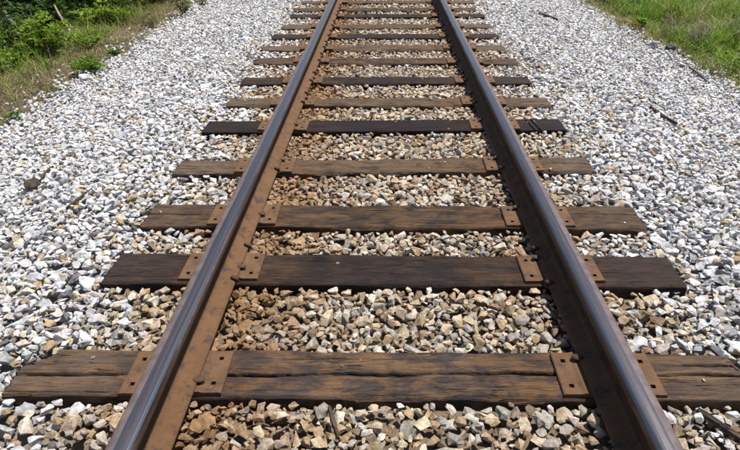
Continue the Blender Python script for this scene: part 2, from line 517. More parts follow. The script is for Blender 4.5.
def timber_mesh(i, x0, x1, w, kind):
    fine = i in (1, 2, 3)
    nu = 300 if fine else (170 if i < 8 else 90)
    nt = 130 if i == 1 else 84 if fine else (46 if i < 8 else 24)
    u = np.linspace(x0, x1, nu)
    if i == 5:
        u = np.sort(np.concatenate([np.linspace(x0, x1, 170), np.linspace(1.0, 1.11, 80)]))
        nu = len(u)
    # cross-section loop: top from back (+w/2) to front (-w/2), front side, bottom, back side
    tt = np.linspace(0, 1, nt)
    edge = 0.5 - 0.5 * np.cos(math.pi * tt); tt = 0.6 * tt + 0.4 * edge
    topv = w / 2 - w * tt
    ns = 9
    fs = np.linspace(0, 1, ns + 1)[1:]
    loop_y = np.concatenate([topv, np.full(ns, -w / 2), [w / 2], np.full(ns - 1, w / 2)])
    loop_z = np.concatenate([np.zeros(nt), -DEPTH * fs, [-DEPTH], -DEPTH * (1 - fs[:-1])])
    n = len(loop_y)
    U, Yl = np.meshgrid(u, loop_y, indexing='ij')
    _, Zl = np.meshgrid(u, loop_z, indexing='ij')
    X = U.copy(); Y = Yl.copy(); Z = Zl.copy()
    sd = 100 + 13 * i
    is_top = np.zeros(n, bool); is_top[:nt] = True
    is_front = np.zeros(n, bool); is_front[nt:nt + ns] = True
    is_back = np.zeros(n, bool); is_back[nt + ns + 1:] = True
    rough = {'brown': 1.0, 'stained': 0.8, 'grey': 1.25, 'dark': 0.5, 'black': 0.2}[kind]
    # wear of the arrises, uneven along the length
    for s in (1, -1):
        dist = w / 2 - s * Y
        rad = 0.004 + rough * 0.022 * np.maximum(fbm(U * 5, 0 * U + s * 3.0, sd + 2, 4) - 0.30, 0) * 2.2
        rad = rad + rough * 0.09 * np.maximum(vnoise(U * 2.2, 0 * U + s * 9.1, sd + 5) - 0.80, 0)
        k = np.clip(1 - dist / rad, 0, 1)
        Z = Z - np.where(is_top[None, :], rad * 0.8 * k ** 2, 0)
    # grain and hollows of the top
    grain = (fbm(U * 9, Y * 260, sd + 9, 3) - 0.5) * 0.0030 + (fbm(U * 2.0, Y * 45, sd + 10, 3) - 0.5) * 0.0060
    hollow = (fbm(U * 1.4, Y * 7, sd + 11, 3) - 0.5) * 0.008
    check = -0.006 * np.maximum(fbm(U * 3.0, Y * 120, sd + 14, 2) - 0.66, 0) / 0.34
    Z = Z + np.where(is_top[None, :], rough * (grain + check * 1.5) + hollow * min(rough, 0.9), 0)
    # cracks: start, end, position across, wander, half width, depth
    cr = {1: [(-1.4, 1.4, -0.006, 0.016, 0.0055, 0.075), (-1.4, -0.95, -0.088, 0.010, 0.003, 0.02), (0.95, 1.4, 0.035, 0.008, 0.005, 0.05)],
          3: [(-1.4, -0.82, 0.0, 0.014, 0.004, 0.04), (0.85, 1.4, 0.03, 0.012, 0.003, 0.02), (-0.2, 0.5, 0.05, 0.02, 0.0018, 0.008)],
          2: [(-0.55, 0.1, 0.03, 0.02, 0.0016, 0.006)],
          4: [(0.8, 1.4, 0.01, 0.02, 0.004, 0.03), (-1.4, -0.9, 0.02, 0.02, 0.004, 0.02), (-0.5, 0.4, -0.03, 0.02, 0.003, 0.012)],
          6: [(0.75, 1.4, -0.01, 0.012, 0.005, 0.04), (-1.4, -0.9, 0.02, 0.02, 0.004, 0.02)],
          7: [(-1.4, -0.7, 0.0, 0.02, 0.004, 0.02)], 8: [(-0.4, 1.4, 0.0, 0.02, 0.004, 0.02)]}.get(i, [])
    for a, b, vc, wd, hw, dp in cr:
        line = vc + wd * 2 * (fbm(U * 2.3, 0 * U + vc * 77, sd + 20, 4) - 0.5) + 0.004 * (vnoise(U * 26, 0 * U, sd + 21) - 0.5)
        if i == 1: line = line + 0.010 * U
        env = sstep(a, a + 0.12, U) * (1 - sstep(b - 0.12, b, U)) * (0.40 + 0.60 * sstep(0.30, 0.55, vnoise(U * 4.5, 0 * U + 4, sd + 22)))
        cut = dp * env * np.exp(-((Y - line) / (hw * (0.6 + 0.8 * vnoise(U * 7, 0 * U, sd + 23)))) ** 4)
        Z = Z - np.where(is_top[None, :], cut, 0)
    if i == 5:
        for gx in (1.035, 1.075):
            Z = Z - np.where(is_top[None, :], 0.014 * np.exp(-((U - gx + 0.1 * Y) / 0.0048) ** 4), 0)
    # sides
    sidew = (fbm(U * 3, Z * 60, sd + 30, 3) - 0.5) * 0.012 * (0.4 + rough * 0.6)
    Y = Y + np.where(is_front[None, :], sidew, 0) + np.where(is_back[None, :], sidew, 0)
    # sawn ends slightly out of square and frayed
    fr = (fbm(Y * 40, Z * 40, sd + 40, 3) - 0.5) * 0.03 * (0.3 + rough * 0.7)
    tl = sstep(x0 + 0.10, x0, U); tr = sstep(x1 - 0.10, x1, U)
    X = X + tl * fr + tr * fr
    if i == 1:
        X = X + tl * 0.11 * sstep(0.0, 0.113, Y) - tr * 0.07 * (Y > 0.022)
    # long edges wander, with splinters broken out
    wob = (fbm(U * 1.3, 0 * U + 0.5, sd + 50, 3) - 0.5) * 0.010 * rough
    nick = -rough * 0.030 * np.maximum(fbm(U * 6.0, 0 * U + np.sign(Y) * 3.3, sd + 52, 3) - 0.60, 0) * sstep(-0.09, -0.01, Z)
    Y = Y + wob + np.sign(Y) * nick * sstep(0.5 * w / 2, w / 2, np.abs(Y))
    P = np.stack([X, Y, Z], -1)
    V = P.reshape(-1, 3)
    T = []
    ii, jj = np.meshgrid(np.arange(nu - 1), np.arange(n), indexing='ij')
    j2 = (jj + 1) % n
    a = (ii * n + jj).ravel(); b = (ii * n + j2).ravel(); c = ((ii + 1) * n + j2).ravel(); d = ((ii + 1) * n + jj).ravel()
    T = np.concatenate([np.stack([a, b, c], 1), np.stack([a, c, d], 1)])
    caps = []
    ext = []
    for e, row in ((0, 0), (1, nu - 1)):
        cidx = len(V) + e
        ext.append(P[row].mean(0))
        for j in range(n):
            q = (row * n + j, row * n + (j + 1) % n, cidx)
            caps.append(q if e else (q[1], q[0], q[2]))
    V = np.concatenate([V, np.array(ext)])
    T = np.concatenate([T, np.array(caps)])[:, ::-1]
    me = mesh_tris('timber', V, T, smooth=True)
    return me


# a rolled steel plate with square spike holes; x from gauge (inner) side to field side, thickness with rail seat ridges
PL_W = 0.200; PL_T = 0.0118


def plate_mesh(inner, outer):
    """inner/outer: x of the plate's two edges measured from the rail centre, + towards the gauge side"""
    hs = 0.0085
    hx = [inner - 0.036, 0.0835, -0.0835, outer + 0.036]
    hy = [-0.058, 0.062]
    holes = [(inner - 0.036, hy[0]), (inner - 0.036, hy[1]), (outer + 0.036, hy[0]), (outer + 0.036, hy[1])]
    xs = sorted({outer, inner, outer + 0.004, inner - 0.004, 0.098, 0.086, -0.086, -0.098} | {h[0] - hs for h in holes} | {h[0] + hs for h in holes})
    ys = sorted({-PL_W / 2, PL_W / 2} | {h[1] - hs for h in holes} | {h[1] + hs for h in holes})
    bm = bmesh.new()

    def zt(x):
        if x in (outer, inner): return PL_T - 0.004
        if abs(x) < 0.09: return 0.0162
        return PL_T
    vt = {}; vb = {}
    for i, x in enumerate(xs):
        for j, y in enumerate(ys):
            vt[i, j] = bm.verts.new((x, y, zt(x))); vb[i, j] = bm.verts.new((x, y, -0.001))
    solid = {}
    for i in range(len(xs) - 1):
        for j in range(len(ys) - 1):
            cx = (xs[i] + xs[i + 1]) / 2; cy = (ys[j] + ys[j + 1]) / 2
            solid[i, j] = not any(abs(cx - h[0]) < hs and abs(cy - h[1]) < hs for h in holes)
    for (i, j), s in solid.items():
        if not s: continue
        bm.faces.new((vt[i, j], vt[i + 1, j], vt[i + 1, j + 1], vt[i, j + 1]))
        for di, dj, a, b in ((0, -1, (i, j), (i + 1, j)), (1, 0, (i + 1, j), (i + 1, j + 1)), (0, 1, (i + 1, j + 1), (i, j + 1)), (-1, 0, (i, j + 1), (i, j))):
            if not solid.get((i + di, j + dj), False):
                bm.faces.new((vt[b], vt[a], vb[a], vb[b]))
    bmesh.ops.triangulate(bm, faces=bm.faces[:])
    me = bpy.data.meshes.new('tie_plate'); bm.to_mesh(me); bm.free()
    me.materials.append(M_PLATE)
    return me


def spike_mesh():
    bm = bmesh.new()
    # shank
    bmesh.ops.create_cube(bm, size=1, matrix=Matrix.Translation((0, 0, 0.004)) @ Matrix.Diagonal((0.016, 0.016, 0.05, 1)))
    # mushroom head leaning over the rail foot (towards -x)
    n = 10; rings = [(0.0165, 0.0215), (0.0215, 0.0235), (0.0205, 0.0275), (0.0130, 0.0315), (0.0, 0.0330)]
    prev = None
    for rr, z in rings:
        cur = [bm.verts.new((-0.007 + rr * 1.22 * math.cos(2 * math.pi * k / n), rr * 0.86 * math.sin(2 * math.pi * k / n), z)) for k in range(n)] if rr > 0 \
            else [bm.verts.new((-0.007, 0, z))]
        if prev:
            for k in range(n):
                if len(cur) == 1: bm.faces.new((prev[k], prev[(k + 1) % n], cur[0]))
                else: bm.faces.new((prev[k], prev[(k + 1) % n], cur[(k + 1) % n], cur[k]))
        prev = cur
    bmesh.ops.triangulate(bm, faces=bm.faces[:])
    me = bpy.data.meshes.new('spike'); bm.to_mesh(me); bm.free()
    for p in me.polygons: p.use_smooth = True
    me.materials.append(M_SPIKE)
    return me


def anchor_mesh():
    """drive-on rail anchor: bar under the foot, hooked up over its edge; +x is the gauge side"""
    path = [(-0.05, 0, -0.010), (0.03, 0, -0.011), (0.072, 0.0, -0.009), (0.0865, 0.001, 0.002), (0.0855, 0.002, 0.0145), (0.0735, 0.004, 0.0205), (0.056, 0.006, 0.0235)]
    V, T = tube(path, [0.008, 0.009, 0.0105, 0.0115, 0.0115, 0.0095, 0.0055], 7)
    V[:, 1] *= 1.25
    V[:, 2] += ZB
    me = mesh_tris('rail_anchor', V, T, smooth=True)
    me.materials.append(M_SPIKE)
    return me


ME_PLATE = plate_mesh(0.162, -0.192)
ME_SPIKE = spike_mesh()
ME_ANCHOR = anchor_mesh()
tie_boxes = []
SPIKE_Y = {1: (-0.055, 0.06), 2: (-0.03, 0.06), 3: (-0.03, 0.06), 4: (0.04, 0.05), 5: (-0.03, 0.03)}
for i, (yl, yr, x0, x1, w, kind, lab) in enumerate(TIES):
    yc = (yl + yr) / 2 - w / 2
    ang = math.atan2(yr - yl, x1 - x0)
    xm = 0.0
    root = empty('railroad_tie', (0, yc, 0), ang)
    tag(root, lab, 'railroad tie', 'wooden ties under the rails')
    link('timber', timber_mesh(i, x0, x1, w, kind), WOODS[kind], root)
    tie_boxes.append((yc, ang, x0, x1, w))
    for s in (-1, 1):
        # gauge side is +x of the plate for the left rail, mirrored by half a turn for the right
        jit = random.uniform(-0.006, 0.006)
        dy = random.uniform(-0.008, 0.008) - s * RAIL_X * 0 - 0.004
        p = link('tie_plate', ME_PLATE, None, root, (s * RAIL_X + jit, dy, 0.0015), -ang + (0 if s < 0 else math.pi) + random.uniform(-0.012, 0.012))
        if i < 14:
            sy = SPIKE_Y.get(i, (random.uniform(-0.05, 0.05), random.uniform(-0.05, 0.05)))[0 if s < 0 else 1]
            yy = sy if s < 0 else -sy
            q = link('spike', ME_SPIKE, None, p, (0.0865 - (jit if s < 0 else -jit), yy, 0.006), random.uniform(-0.3, 0.3))
            q.scale = (0.85, 0.85, 0.92)
            q2 = link('spike', ME_SPIKE, None, p, (-0.0865 - (jit if s < 0 else -jit), 0.05, 0.006), math.pi + random.uniform(-0.3, 0.3))
    # anchors sit on the rail foot beside the tie
    if i in (2, 4, 6, 7, 8, 9, 10, 11, 12, 13):
        for k, s in enumerate((-1, 1)):
            yt = yc + math.tan(ang) * s * RAIL_X
            for side in (-1, 1):
                if i == 4 and side > 0: continue
                a = link('rail_anchor', ME_ANCHOR, None, rails[k], (0, yt + side * (w / 2 + 0.016), 0), 0 if s < 0 else math.pi)

# ------------------------------------------------------------------ ballast stones
NSH = 36


def hull_shape(npts, bev):
    bm = bmesh.new()
    for k in range(npts):
        v = np.array([random.gauss(0, 1) for _ in range(3)]); v /= np.linalg.norm(v)
        v = np.sign(v) * np.abs(v) ** 0.72
        bm.verts.new(tuple(v * random.uniform(0.86, 1.08)))
    bmesh.ops.convex_hull(bm, input=bm.verts[:])
    bmesh.ops.delete(bm, geom=[v for v in bm.verts if not v.link_faces], context='VERTS')
    bmesh.ops.dissolve_limit(bm, angle_limit=R(16), verts=bm.verts[:], edges=bm.edges[:])
    if bev == 'craggy':
        bmesh.ops.triangulate(bm, faces=bm.faces[:])
        bmesh.ops.subdivide_edges(bm, edges=bm.edges[:], cuts=1, use_grid_fill=True)
        for v in bm.verts: v.co = v.co * random.uniform(0.90, 1.06) + Vector((random.gauss(0, 1), random.gauss(0, 1), random.gauss(0, 1))) * 0.028
    elif bev:
        bmesh.ops.bevel(bm, geom=bm.edges[:], offset=0.075, segments=1, affect='EDGES', profile=0.5, clamp_overlap=True)
    bmesh.ops.triangulate(bm, faces=bm.faces[:])
    bmesh.ops.recalc_face_normals(bm, faces=bm.faces[:])
    bm.verts.ensure_lookup_table()
    V = np.array([tuple(v.co) for v in bm.verts]); T = np.array([[v.index for v in f.verts] for f in bm.faces])
    bm.free()
    return V, T


SH = {'near': [hull_shape(random.randint(10, 13), 'craggy') if k % 3 else hull_shape(random.randint(12, 15), True) for k in range(NSH)],
      'mid': [hull_shape(random.randint(12, 15), False) for _ in range(NSH)],
      'far': [hull_shape(random.randint(8, 10), False) for _ in range(NSH)]}

GX0, GX1, GY0, GY1, DG = -4.3, 4.5, 0.45, 13.2, 0.01
nx = int(round((GX1 - GX0) / DG)); ny = int(round((GY1 - GY0) / DG))
gx = GX0 + (np.arange(nx) + 0.5) * DG; gy = GY0 + (np.arange(ny) + 0.5) * DG
GXX, GYY = np.meshgrid(gx, gy)
EL = edge_l(gy)[:, None]; ER = edge_r(gy)[:, None]
TARGET = bed_top(GXX, GYY)
EDGE = np.where(GXX < 0, EL, ER)
GRD = ground_z(GXX, GYY)
OUT = np.abs(GXX) - EDGE
TARGET = np.where(OUT > -0.05, np.minimum(TARGET, GRD + 0.03), TARGET)
HM = np.maximum(TARGET - 0.070, GRD - 0.004)
HM = np.where(OUT > 0, GRD - 0.006, HM)
TD = np.full(HM.shape, 9.0)                                        # distance to the nearest tie
for yc, ang, x0, x1, w in tie_boxes:
    yy = yc + math.tan(ang) * GXX
    TD = np.minimum(TD, np.maximum(np.abs(GYY - yy) - w / 2, np.maximum(x0 - GXX, GXX - x1)))
    HM = np.where((GXX > x0 - 0.005) & (GXX < x1 + 0.005) & (np.abs(GYY - yy) < w / 2 + 0.006), 0.5, HM)
CAP = TARGET.copy()
under = np.abs(np.abs(GXX) - RAIL_X) < 0.10
CAP = np.where(np.abs(GXX) < 1.45, np.minimum(CAP, 0.002), CAP)
CAP = np.where(under, np.minimum(CAP, 0.0), CAP)
CAP = CAP + 0.028 * sstep(-0.22, -0.02, OUT) * (1 - sstep(0.10, 0.16, OUT))
# left of the second tie and beside it the cribs sit lower
HMl = HM; nxl = nx

stones = []        # x, y, z, size-axes, rotation, shape
stone_S = []; stone_R = []; stone_P = []


def rot_batch(n, tilt):
    yaw = rng.uniform(0, 2 * math.pi, n)
    tx = rng.normal(0, tilt, n); ty = rng.normal(0, tilt, n)
    cz, sz = np.cos(yaw), np.sin(yaw); cx, sx = np.cos(tx), np.sin(tx); cy, sy = np.cos(ty), np.sin(ty)
    Z = np.zeros((n, 3, 3)); Z[:, 0, 0] = cz; Z[:, 0, 1] = -sz; Z[:, 1, 0] = sz; Z[:, 1, 1] = cz; Z[:, 2, 2] = 1
    X = np.zeros((n, 3, 3)); X[:, 0, 0] = 1; X[:, 1, 1] = cx; X[:, 1, 2] = -sx; X[:, 2, 1] = sx; X[:, 2, 2] = cx
    Yr = np.zeros((n, 3, 3)); Yr[:, 0, 0] = cy; Yr[:, 0, 2] = sy; Yr[:, 1, 1] = 1; Yr[:, 2, 0] = -sy; Yr[:, 2, 2] = cy
    return X @ Yr @ Z


def deposit(n, xr, yr, rmean, rsd, tol, pick=5, sparse=None):
    Sx = np.clip(rmean * np.exp(rng.normal(0, rsd, n)), 0.009, 0.047)
    S = np.stack([Sx, Sx * rng.uniform(0.55, 0.92, n), Sx * rng.uniform(0.40, 0.74, n)], 1)
    RR = rot_batch(n, 0.30)
    Q = RR @ (np.eye(3)[None] * (1 / S ** 2)[:, None, :]) @ RR.transpose(0, 2, 1)
    cxs = rng.uniform(xr[0], xr[1], (n, pick)); cys = rng.uniform(yr[0], yr[1], (n, pick))
    icx = ((cxs - GX0) / DG).astype(int); icy = ((cys - GY0) / DG).astype(int)
    tols = rng.uniform(tol[0], tol[1], n)
    rad = np.ceil(Sx * 1.02 / DG).astype(int)
    fx = np.arange(-6, 7) * DG
    for k in range(n):
        r = rad[k]
        ix = icx[k]; iy = icy[k]
        j = int(np.argmin(HM[iy, ix] - CAP[iy, ix] + 9.0 * (TD[iy, ix] < 0.72 * Sx[k] + 0.004)))
        x, y = ix[j], iy[j]
        if x < r or y < r or x >= nx - r or y >= ny - r: continue
        if sparse is not None and not sparse(x, y): continue
        q = Q[k]
        d = fx[6 - r:7 + r]
        DX = d[None, :]; DY = d[:, None]
        bq = q[0, 2] * DX + q[1, 2] * DY
        cq = q[0, 0] * DX * DX + 2 * q[0, 1] * DX * DY + q[1, 1] * DY * DY - 1
        disc = bq * bq - q[2, 2] * cq
        ok = disc > 0
        if not ok.any(): continue
        sq = np.sqrt(np.where(ok, disc, 0))
        lo = (-bq - sq) / q[2, 2]; hi = (-bq + sq) / q[2, 2]
        H = HM[y - r:y + r + 1, x - r:x + r + 1]
        gap = np.where(ok, H - lo * 0.80, -9)
        zc = gap.max()
        if zc > 0.3: continue
        top = zc + hi[ok].max()
        if top > CAP[y, x] + tols[k]: continue
        HM[y - r:y + r + 1, x - r:x + r + 1] = np.where(ok, np.maximum(H, zc + hi * 0.94), H)
        stone_S.append(S[k]); stone_R.append(RR[k]); stone_P.append((GX0 + (x + 0.5) * DG, GY0 + (y + 0.5) * DG, zc))


# cribs and crest take coarser stone, shoulders slightly smaller
deposit(52000, (-1.65, 1.65), (GY0, 9.9), 0.0305, 0.32, (-0.012, 0.008))
deposit(56000, (-3.7, -1.25), (GY0, 12.9), 0.0245, 0.35, (-0.008, 0.009))
deposit(58000, (1.25, 3.95), (GY0, 12.9), 0.0245, 0.35, (-0.008, 0.009))
deposit(6000, (-1.65, 1.65), (9.9, 12.9), 0.032, 0.2, (-0.012, 0.012))
deposit(12000, (-1.5, 1.5), (GY0, 7.0), 0.022, 0.22, (-0.02, 0.004), 10)
deposit(22000, (-1.65, 1.65), (GY0, 8.0), 0.0155, 0.25, (-0.03, 0.0), 10)
deposit(14000, (-3.5, -1.4), (GY0, 7.0), 0.015, 0.25, (-0.03, 0.0), 6)
deposit(14000, (1.4, 3.7), (GY0, 7.0), 0.015, 0.25, (-0.03, 0.0), 6)
# strays thrown out on the soil of the verge
def keep(x, y):
    o = OUT[y, x]
    return 0.0 < o < 0.9 and rng.random() < math.exp(-o / 0.22)
CAP2 = CAP; CAP = GRD + 0.05
deposit(9000, (-4.25, -3.1), (3.0, 12.9), 0.022, 0.3, (0.0, 0.02), 1, keep)
deposit(7000, (3.4, 4.45), (4.0, 12.9), 0.022, 0.3, (0.0, 0.02), 1, keep)
CAP = CAP2
for yc, ang, x0, x1, w in tie_boxes[1:14]:
    for k in range(5):
        x = rng.uniform(x0 + 0.05, x1 - 0.05); yl_ = rng.choice([-1, 1]) * rng.uniform(0.02, w / 2 - 0.02)
        if abs(abs(x) - RAIL_X - 0.01) < 0.22: continue
        r = rng.uniform(0.006, 0.0125)
        stone_S.append(np.array([r, r * 0.8, r * 0.6])); stone_R.append(rot_batch(1, 0.15)[0]); stone_P.append((x, yc + math.tan(ang) * x + yl_, r * 0.42))
SS = np.array(stone_S); RRs = np.array(stone_R); PP = np.array(stone_P)
NS = len(SS)
print('stones', NS)

# colour of each stone
px, py = PP[:, 0], PP[:, 1]
crib = 1 - sstep(0.80, 1.55, np.abs(px) + 0.55 * (fbm(px * 2.2, py * 2.2, 51) - 0.5) + rng.normal(0, 0.14, NS))
isc = rng.random(NS) < crib
A = np.array([(0.695, 0.695, 0.705), (0.55, 0.555, 0.57), (0.36, 0.365, 0.38), (0.60, 0.53, 0.42), (0.42, 0.31, 0.19), (0.14, 0.14, 0.15), (0.56, 0.555, 0.55)])
pa = np.array([0.46, 0.19, 0.07, 0.09, 0.035, 0.025, 0.13])
B = np.array([(0.53, 0.43, 0.31), (0.43, 0.31, 0.19), (0.36, 0.325, 0.285), (0.64, 0.575, 0.48), (0.24, 0.165, 0.105), (0.50, 0.46, 0.40)])
pb = np.array([0.28, 0.19, 0.18, 0.14, 0.07, 0.14])
tint = np.where(isc[:, None], B[rng.choice(len(B), NS, p=pb)], A[rng.choice(len(A), NS, p=pa)])
tint = tint * rng.uniform(0.82, 1.15, NS)[:, None] * (1 + rng.normal(0, 0.02, (NS, 3)))
# brake and rail rust dust on the stones beside the rails, most of it inside the left rail
dl = px + RAIL_X; dr = px - RAIL_X
rust = 1.35 * np.exp(-(np.maximum(dl - 0.08, 0) / 0.28) ** 2) * (dl > -0.02) + 0.55 * np.exp(-(dl / 0.22) ** 2) * (dl <= -0.02) \
    + 0.42 * np.exp(-(dr / 0.20) ** 2)
rust = np.clip(rust * (0.55 + 0.9 * fbm(px * 3, py * 1.1, 61)) * rng.uniform(0.35, 1.15, NS), 0, 0.9)
lum = tint.mean(1, keepdims=True)
tint = tint * (1 - rust[:, None]) + rust[:, None] * np.array([(0.36, 0.205, 0.090)]) * (0.45 + 0.9 * lum)
tint = np.clip(tint, 0.02, 0.72)

# the 300 stones that show largest become pieces of their own
camp = np.array(cam.location)
pit = R(31.114); cc, sn = math.cos(pit), math.sin(pit)
dv = PP - camp
zc = dv[:, 1] * cc - dv[:, 2] * sn
sxp = 386 + 560 * dv[:, 0] / zc; syp = 225 + 560 * (-dv[:, 1] * sn - dv[:, 2] * cc) / zc
ixs = np.clip(((px - GX0) / DG).astype(int), 1, nx - 2); iys = np.clip(((py - GY0) / DG).astype(int), 1, ny - 2)
topz = PP[:, 2] + SS[:, 2] * 0.9
expo = (HM[iys, ixs] < topz + 0.008) & (np.abs(np.abs(px) - RAIL_X) > 0.09)
inframe = (sxp > 5) & (sxp < 735) & (syp > 5) & (syp < 445)
area = SS[:, 0] * SS[:, 1] * (560 / zc) ** 2 * expo * inframe
big = np.argsort(-area)[:300]
isbig = np.zeros(NS, bool); isbig[big] = True
lod = np.where((py < 2.7) & (np.abs(px) < 2.6), 0, np.where(py < 5.2, 1, 2))
names = ['near', 'mid', 'far']
shp = rng.integers(0, NSH, NS)


def stone_batch(idx):
    Vs = []; Ts = []; Cs = []; off = 0
    for L in range(3):
        for k in range(NSH):
            s = idx[(lod[idx] == L) & (shp[idx] == k)]
            if not len(s): continue
            V, T = SH[names[L]][k]
            W = np.einsum('nij,nvj->nvi', RRs[s], V[None] * SS[s][:, None, :]) + PP[s][:, None, :]
            n, nv = len(s), len(V)
            Vs.append(W.reshape(-1, 3))
            Ts.append((T[None] + (off + np.arange(n) * nv)[:, None, None]).reshape(-1, 3))
            Cs.append(np.repeat(tint[s], nv, axis=0))
            off += n * nv
    return np.concatenate(Vs), np.concatenate(Ts), np.concatenate(Cs)


V, T, Cc = stone_batch(np.where(~isbig)[0])
print('stone tris', len(T))
rest = link('loose_stones', mesh_tris('loose_stones', V, T, Cc), M_STONE, bed)
tag(rest, 'loose crushed stone covering the ballast bank', kind='stuff')
for s in big:
    V, T = SH['near'][shp[s]]
    W = (V * SS[s]) @ RRs[s].T
    link('stone', mesh_tris('stone', W, T, np.repeat(tint[s][None], len(V), 0)), M_STONE, bed, PP[s])


def top_z(x, y):
    """height of the stones (or ground) at a place"""
    ix = int((x - GX0) / DG); iy = int((y - GY0) / DG)
    if 3 <= ix < nx - 3 and 3 <= iy < ny - 3:
        p = HM[iy - 3:iy + 4, ix - 3:ix + 4]
        return float(np.percentile(p[p < 0.4], 80)) if (p < 0.4).any() else 0.0
    return float(ground_z(x, y))


# ------------------------------------------------------------------ debris on the ballast
def slab(name, pts, th, mat, label, cat, sub=1, seed=0):
    """an irregular splinter of wood lying along a line: pts = [(x, y, halfwidth)]"""
    rn = random.Random(seed)
    zs = [top_z(p[0], p[1]) for p in pts]
    # lie straight over the highest stones
    n = len(pts)
    A_ = np.polyfit(np.arange(n), zs, 1)
    fit = np.polyval(A_, np.arange(n)); lift = max(zs[k] - fit[k] for k in range(n)) * 0.25
    V = []; T = []
    for k, (x, y, hw) in enumerate(pts):
        a = pts[max(k - 1, 0)]; b = pts[min(k + 1, n - 1)]
        d = Vector((b[0] - a[0], b[1] - a[1], 0)).normalized(); sd = Vector((-d.y, d.x, 0))
        z = fit[k] + lift - 0.005
        ring = [(-1, 0), (-0.75, 1), (0.1, 1.15 + rn.uniform(-.2, .3)), (0.8, 0.9), (1, 0.1), (0.2, -0.3)]
        for (u, h) in ring:
            u += rn.uniform(-0.15, 0.15)
            V.append((x + sd.x * u * hw, y + sd.y * u * hw, z + h * th * rn.uniform(0.8, 1.15)))
    m = 6
    for k in range(n - 1):
        for j in range(m):
            a = k * m + j; b = k * m + (j + 1) % m
            T += [(a, b, b + m), (a, b + m, a + m)]
    for base in (0, (n - 1) * m):
        for j in range(1, m - 1): T.append((base, base + j, base + j + 1))
    c0 = Vector((pts[0][0], pts[0][1], zs[0]))
    V = np.array(V) - np.array(c0)
    o = link(name, mesh_tris(name, V, np.array(T)), mat, None, c0)
    return tag(o, label, cat)


def line(a, b, w, n=6, bend=0.0, taper=0.5):
    out = []
    dx, dy = b[0] - a[0], b[1] - a[1]; L = math.hypot(dx, dy)
    for k in range(n):
        t = k / (n - 1)
        s = bend * math.sin(math.pi * t)
        hw = w * (taper + (1 - taper) * math.sin(math.pi * (0.08 + 0.84 * t))) * random.uniform(0.85, 1.1)
        out.append((a[0] + dx * t - dy / L * s, a[1] + dy * t + dx / L * s, hw))
    return out


V, T = hull_shape(15, True)
o = link('bark_chunk', mesh_tris('bark_chunk', V * np.array([0.050, 0.040, 0.034]), T), M_DEADWOOD, None, (-2.21, 3.09, top_z(-2.21, 3.09) + 0.022), 0.5)
tag(o, 'brown blocky chunk of bark on the white stones at the far left', 'bark')
slab('stick', line((-2.20, 3.16), (-2.245, 3.40), 0.010, 6, 0.012), 0.012, M_DEADWOOD, 'thin brown stick rising from behind the bark chunk at left', 'stick', seed=2)
slab('wood_splinter', line((-1.79, 2.70), (-1.75, 2.83), 0.011, 5), 0.012, M_DEADWOOD, 'short brown splinter on pale stones left of the third tie', 'splinter', seed=3)
slab('wood_strip', line((2.19, 4.52), (2.24, 4.14), 0.020, 8, -0.012, 0.35), 0.016, M_DEADWOOD,
     'long brown strip of broken wood on the right ballast shoulder', 'wood strip', seed=4)
slab('stick', line((3.52, 6.55), (3.42, 5.90), 0.016, 8, 0.02), 0.016, M_GREYWOOD, 'grey weathered stick lying along the right edge of the ballast by the grass', 'stick', seed=5)
slab('bark_chunk', line((2.20, 8.53), (2.42, 8.36), 0.045, 5), 0.022, M_DEADWOOD, 'flat dark piece of bark far up the right ballast shoulder', 'bark', seed=6)
slab('wood_splinter', line((-0.215, 1.305), (-0.175, 1.18), 0.0085, 5), 0.010, M_DEADWOOD, 'thin dark splinter standing out among tan stones before the nearest tie', 'splinter', seed=7)
slab('wood_strip', line((1.02, 1.285), (1.115, 1.165), 0.013, 6), 0.014, M_DEADWOOD, 'narrow brown strip of wood at the bottom right before the nearest tie', 'wood strip', seed=8)

# dark lump at the right edge of the stone
V, T = hull_shape(22, True)
lump = link('slag_lump', mesh_tris('slag_lump', V * np.array([0.078, 0.060, 0.055]), T), M_DARKROCK, None, (3.68, 7.42, top_z(3.68, 7.42) + 0.040))
tag(lump, 'black rounded lump of slag where the right ballast meets the grass', 'slag')
V, T = hull_shape(16, True)
lump2 = link('rock', mesh_tris('rock', V * np.array([0.07, 0.055, 0.045]), T, np.tile([0.36, 0.36, 0.37], (len(V), 1))), M_STONE, None, (3.54, 7.60, top_z(3.54, 7.60) + 0.026))
tag(lump2, 'larger grey rock just left of the black slag lump', 'rock')
V, T = hull_shape(16, True)
o = link('rock', mesh_tris('rock', V * np.array([0.06, 0.05, 0.042]), T, np.tile([0.62, 0.62, 0.63], (len(V), 1))), M_STONE, None, (-3.30, 6.03, top_z(-3.30, 6.03) + 0.03))
tag(o, 'lone pale grey rock at the left ballast edge below the green weed', 'rock')


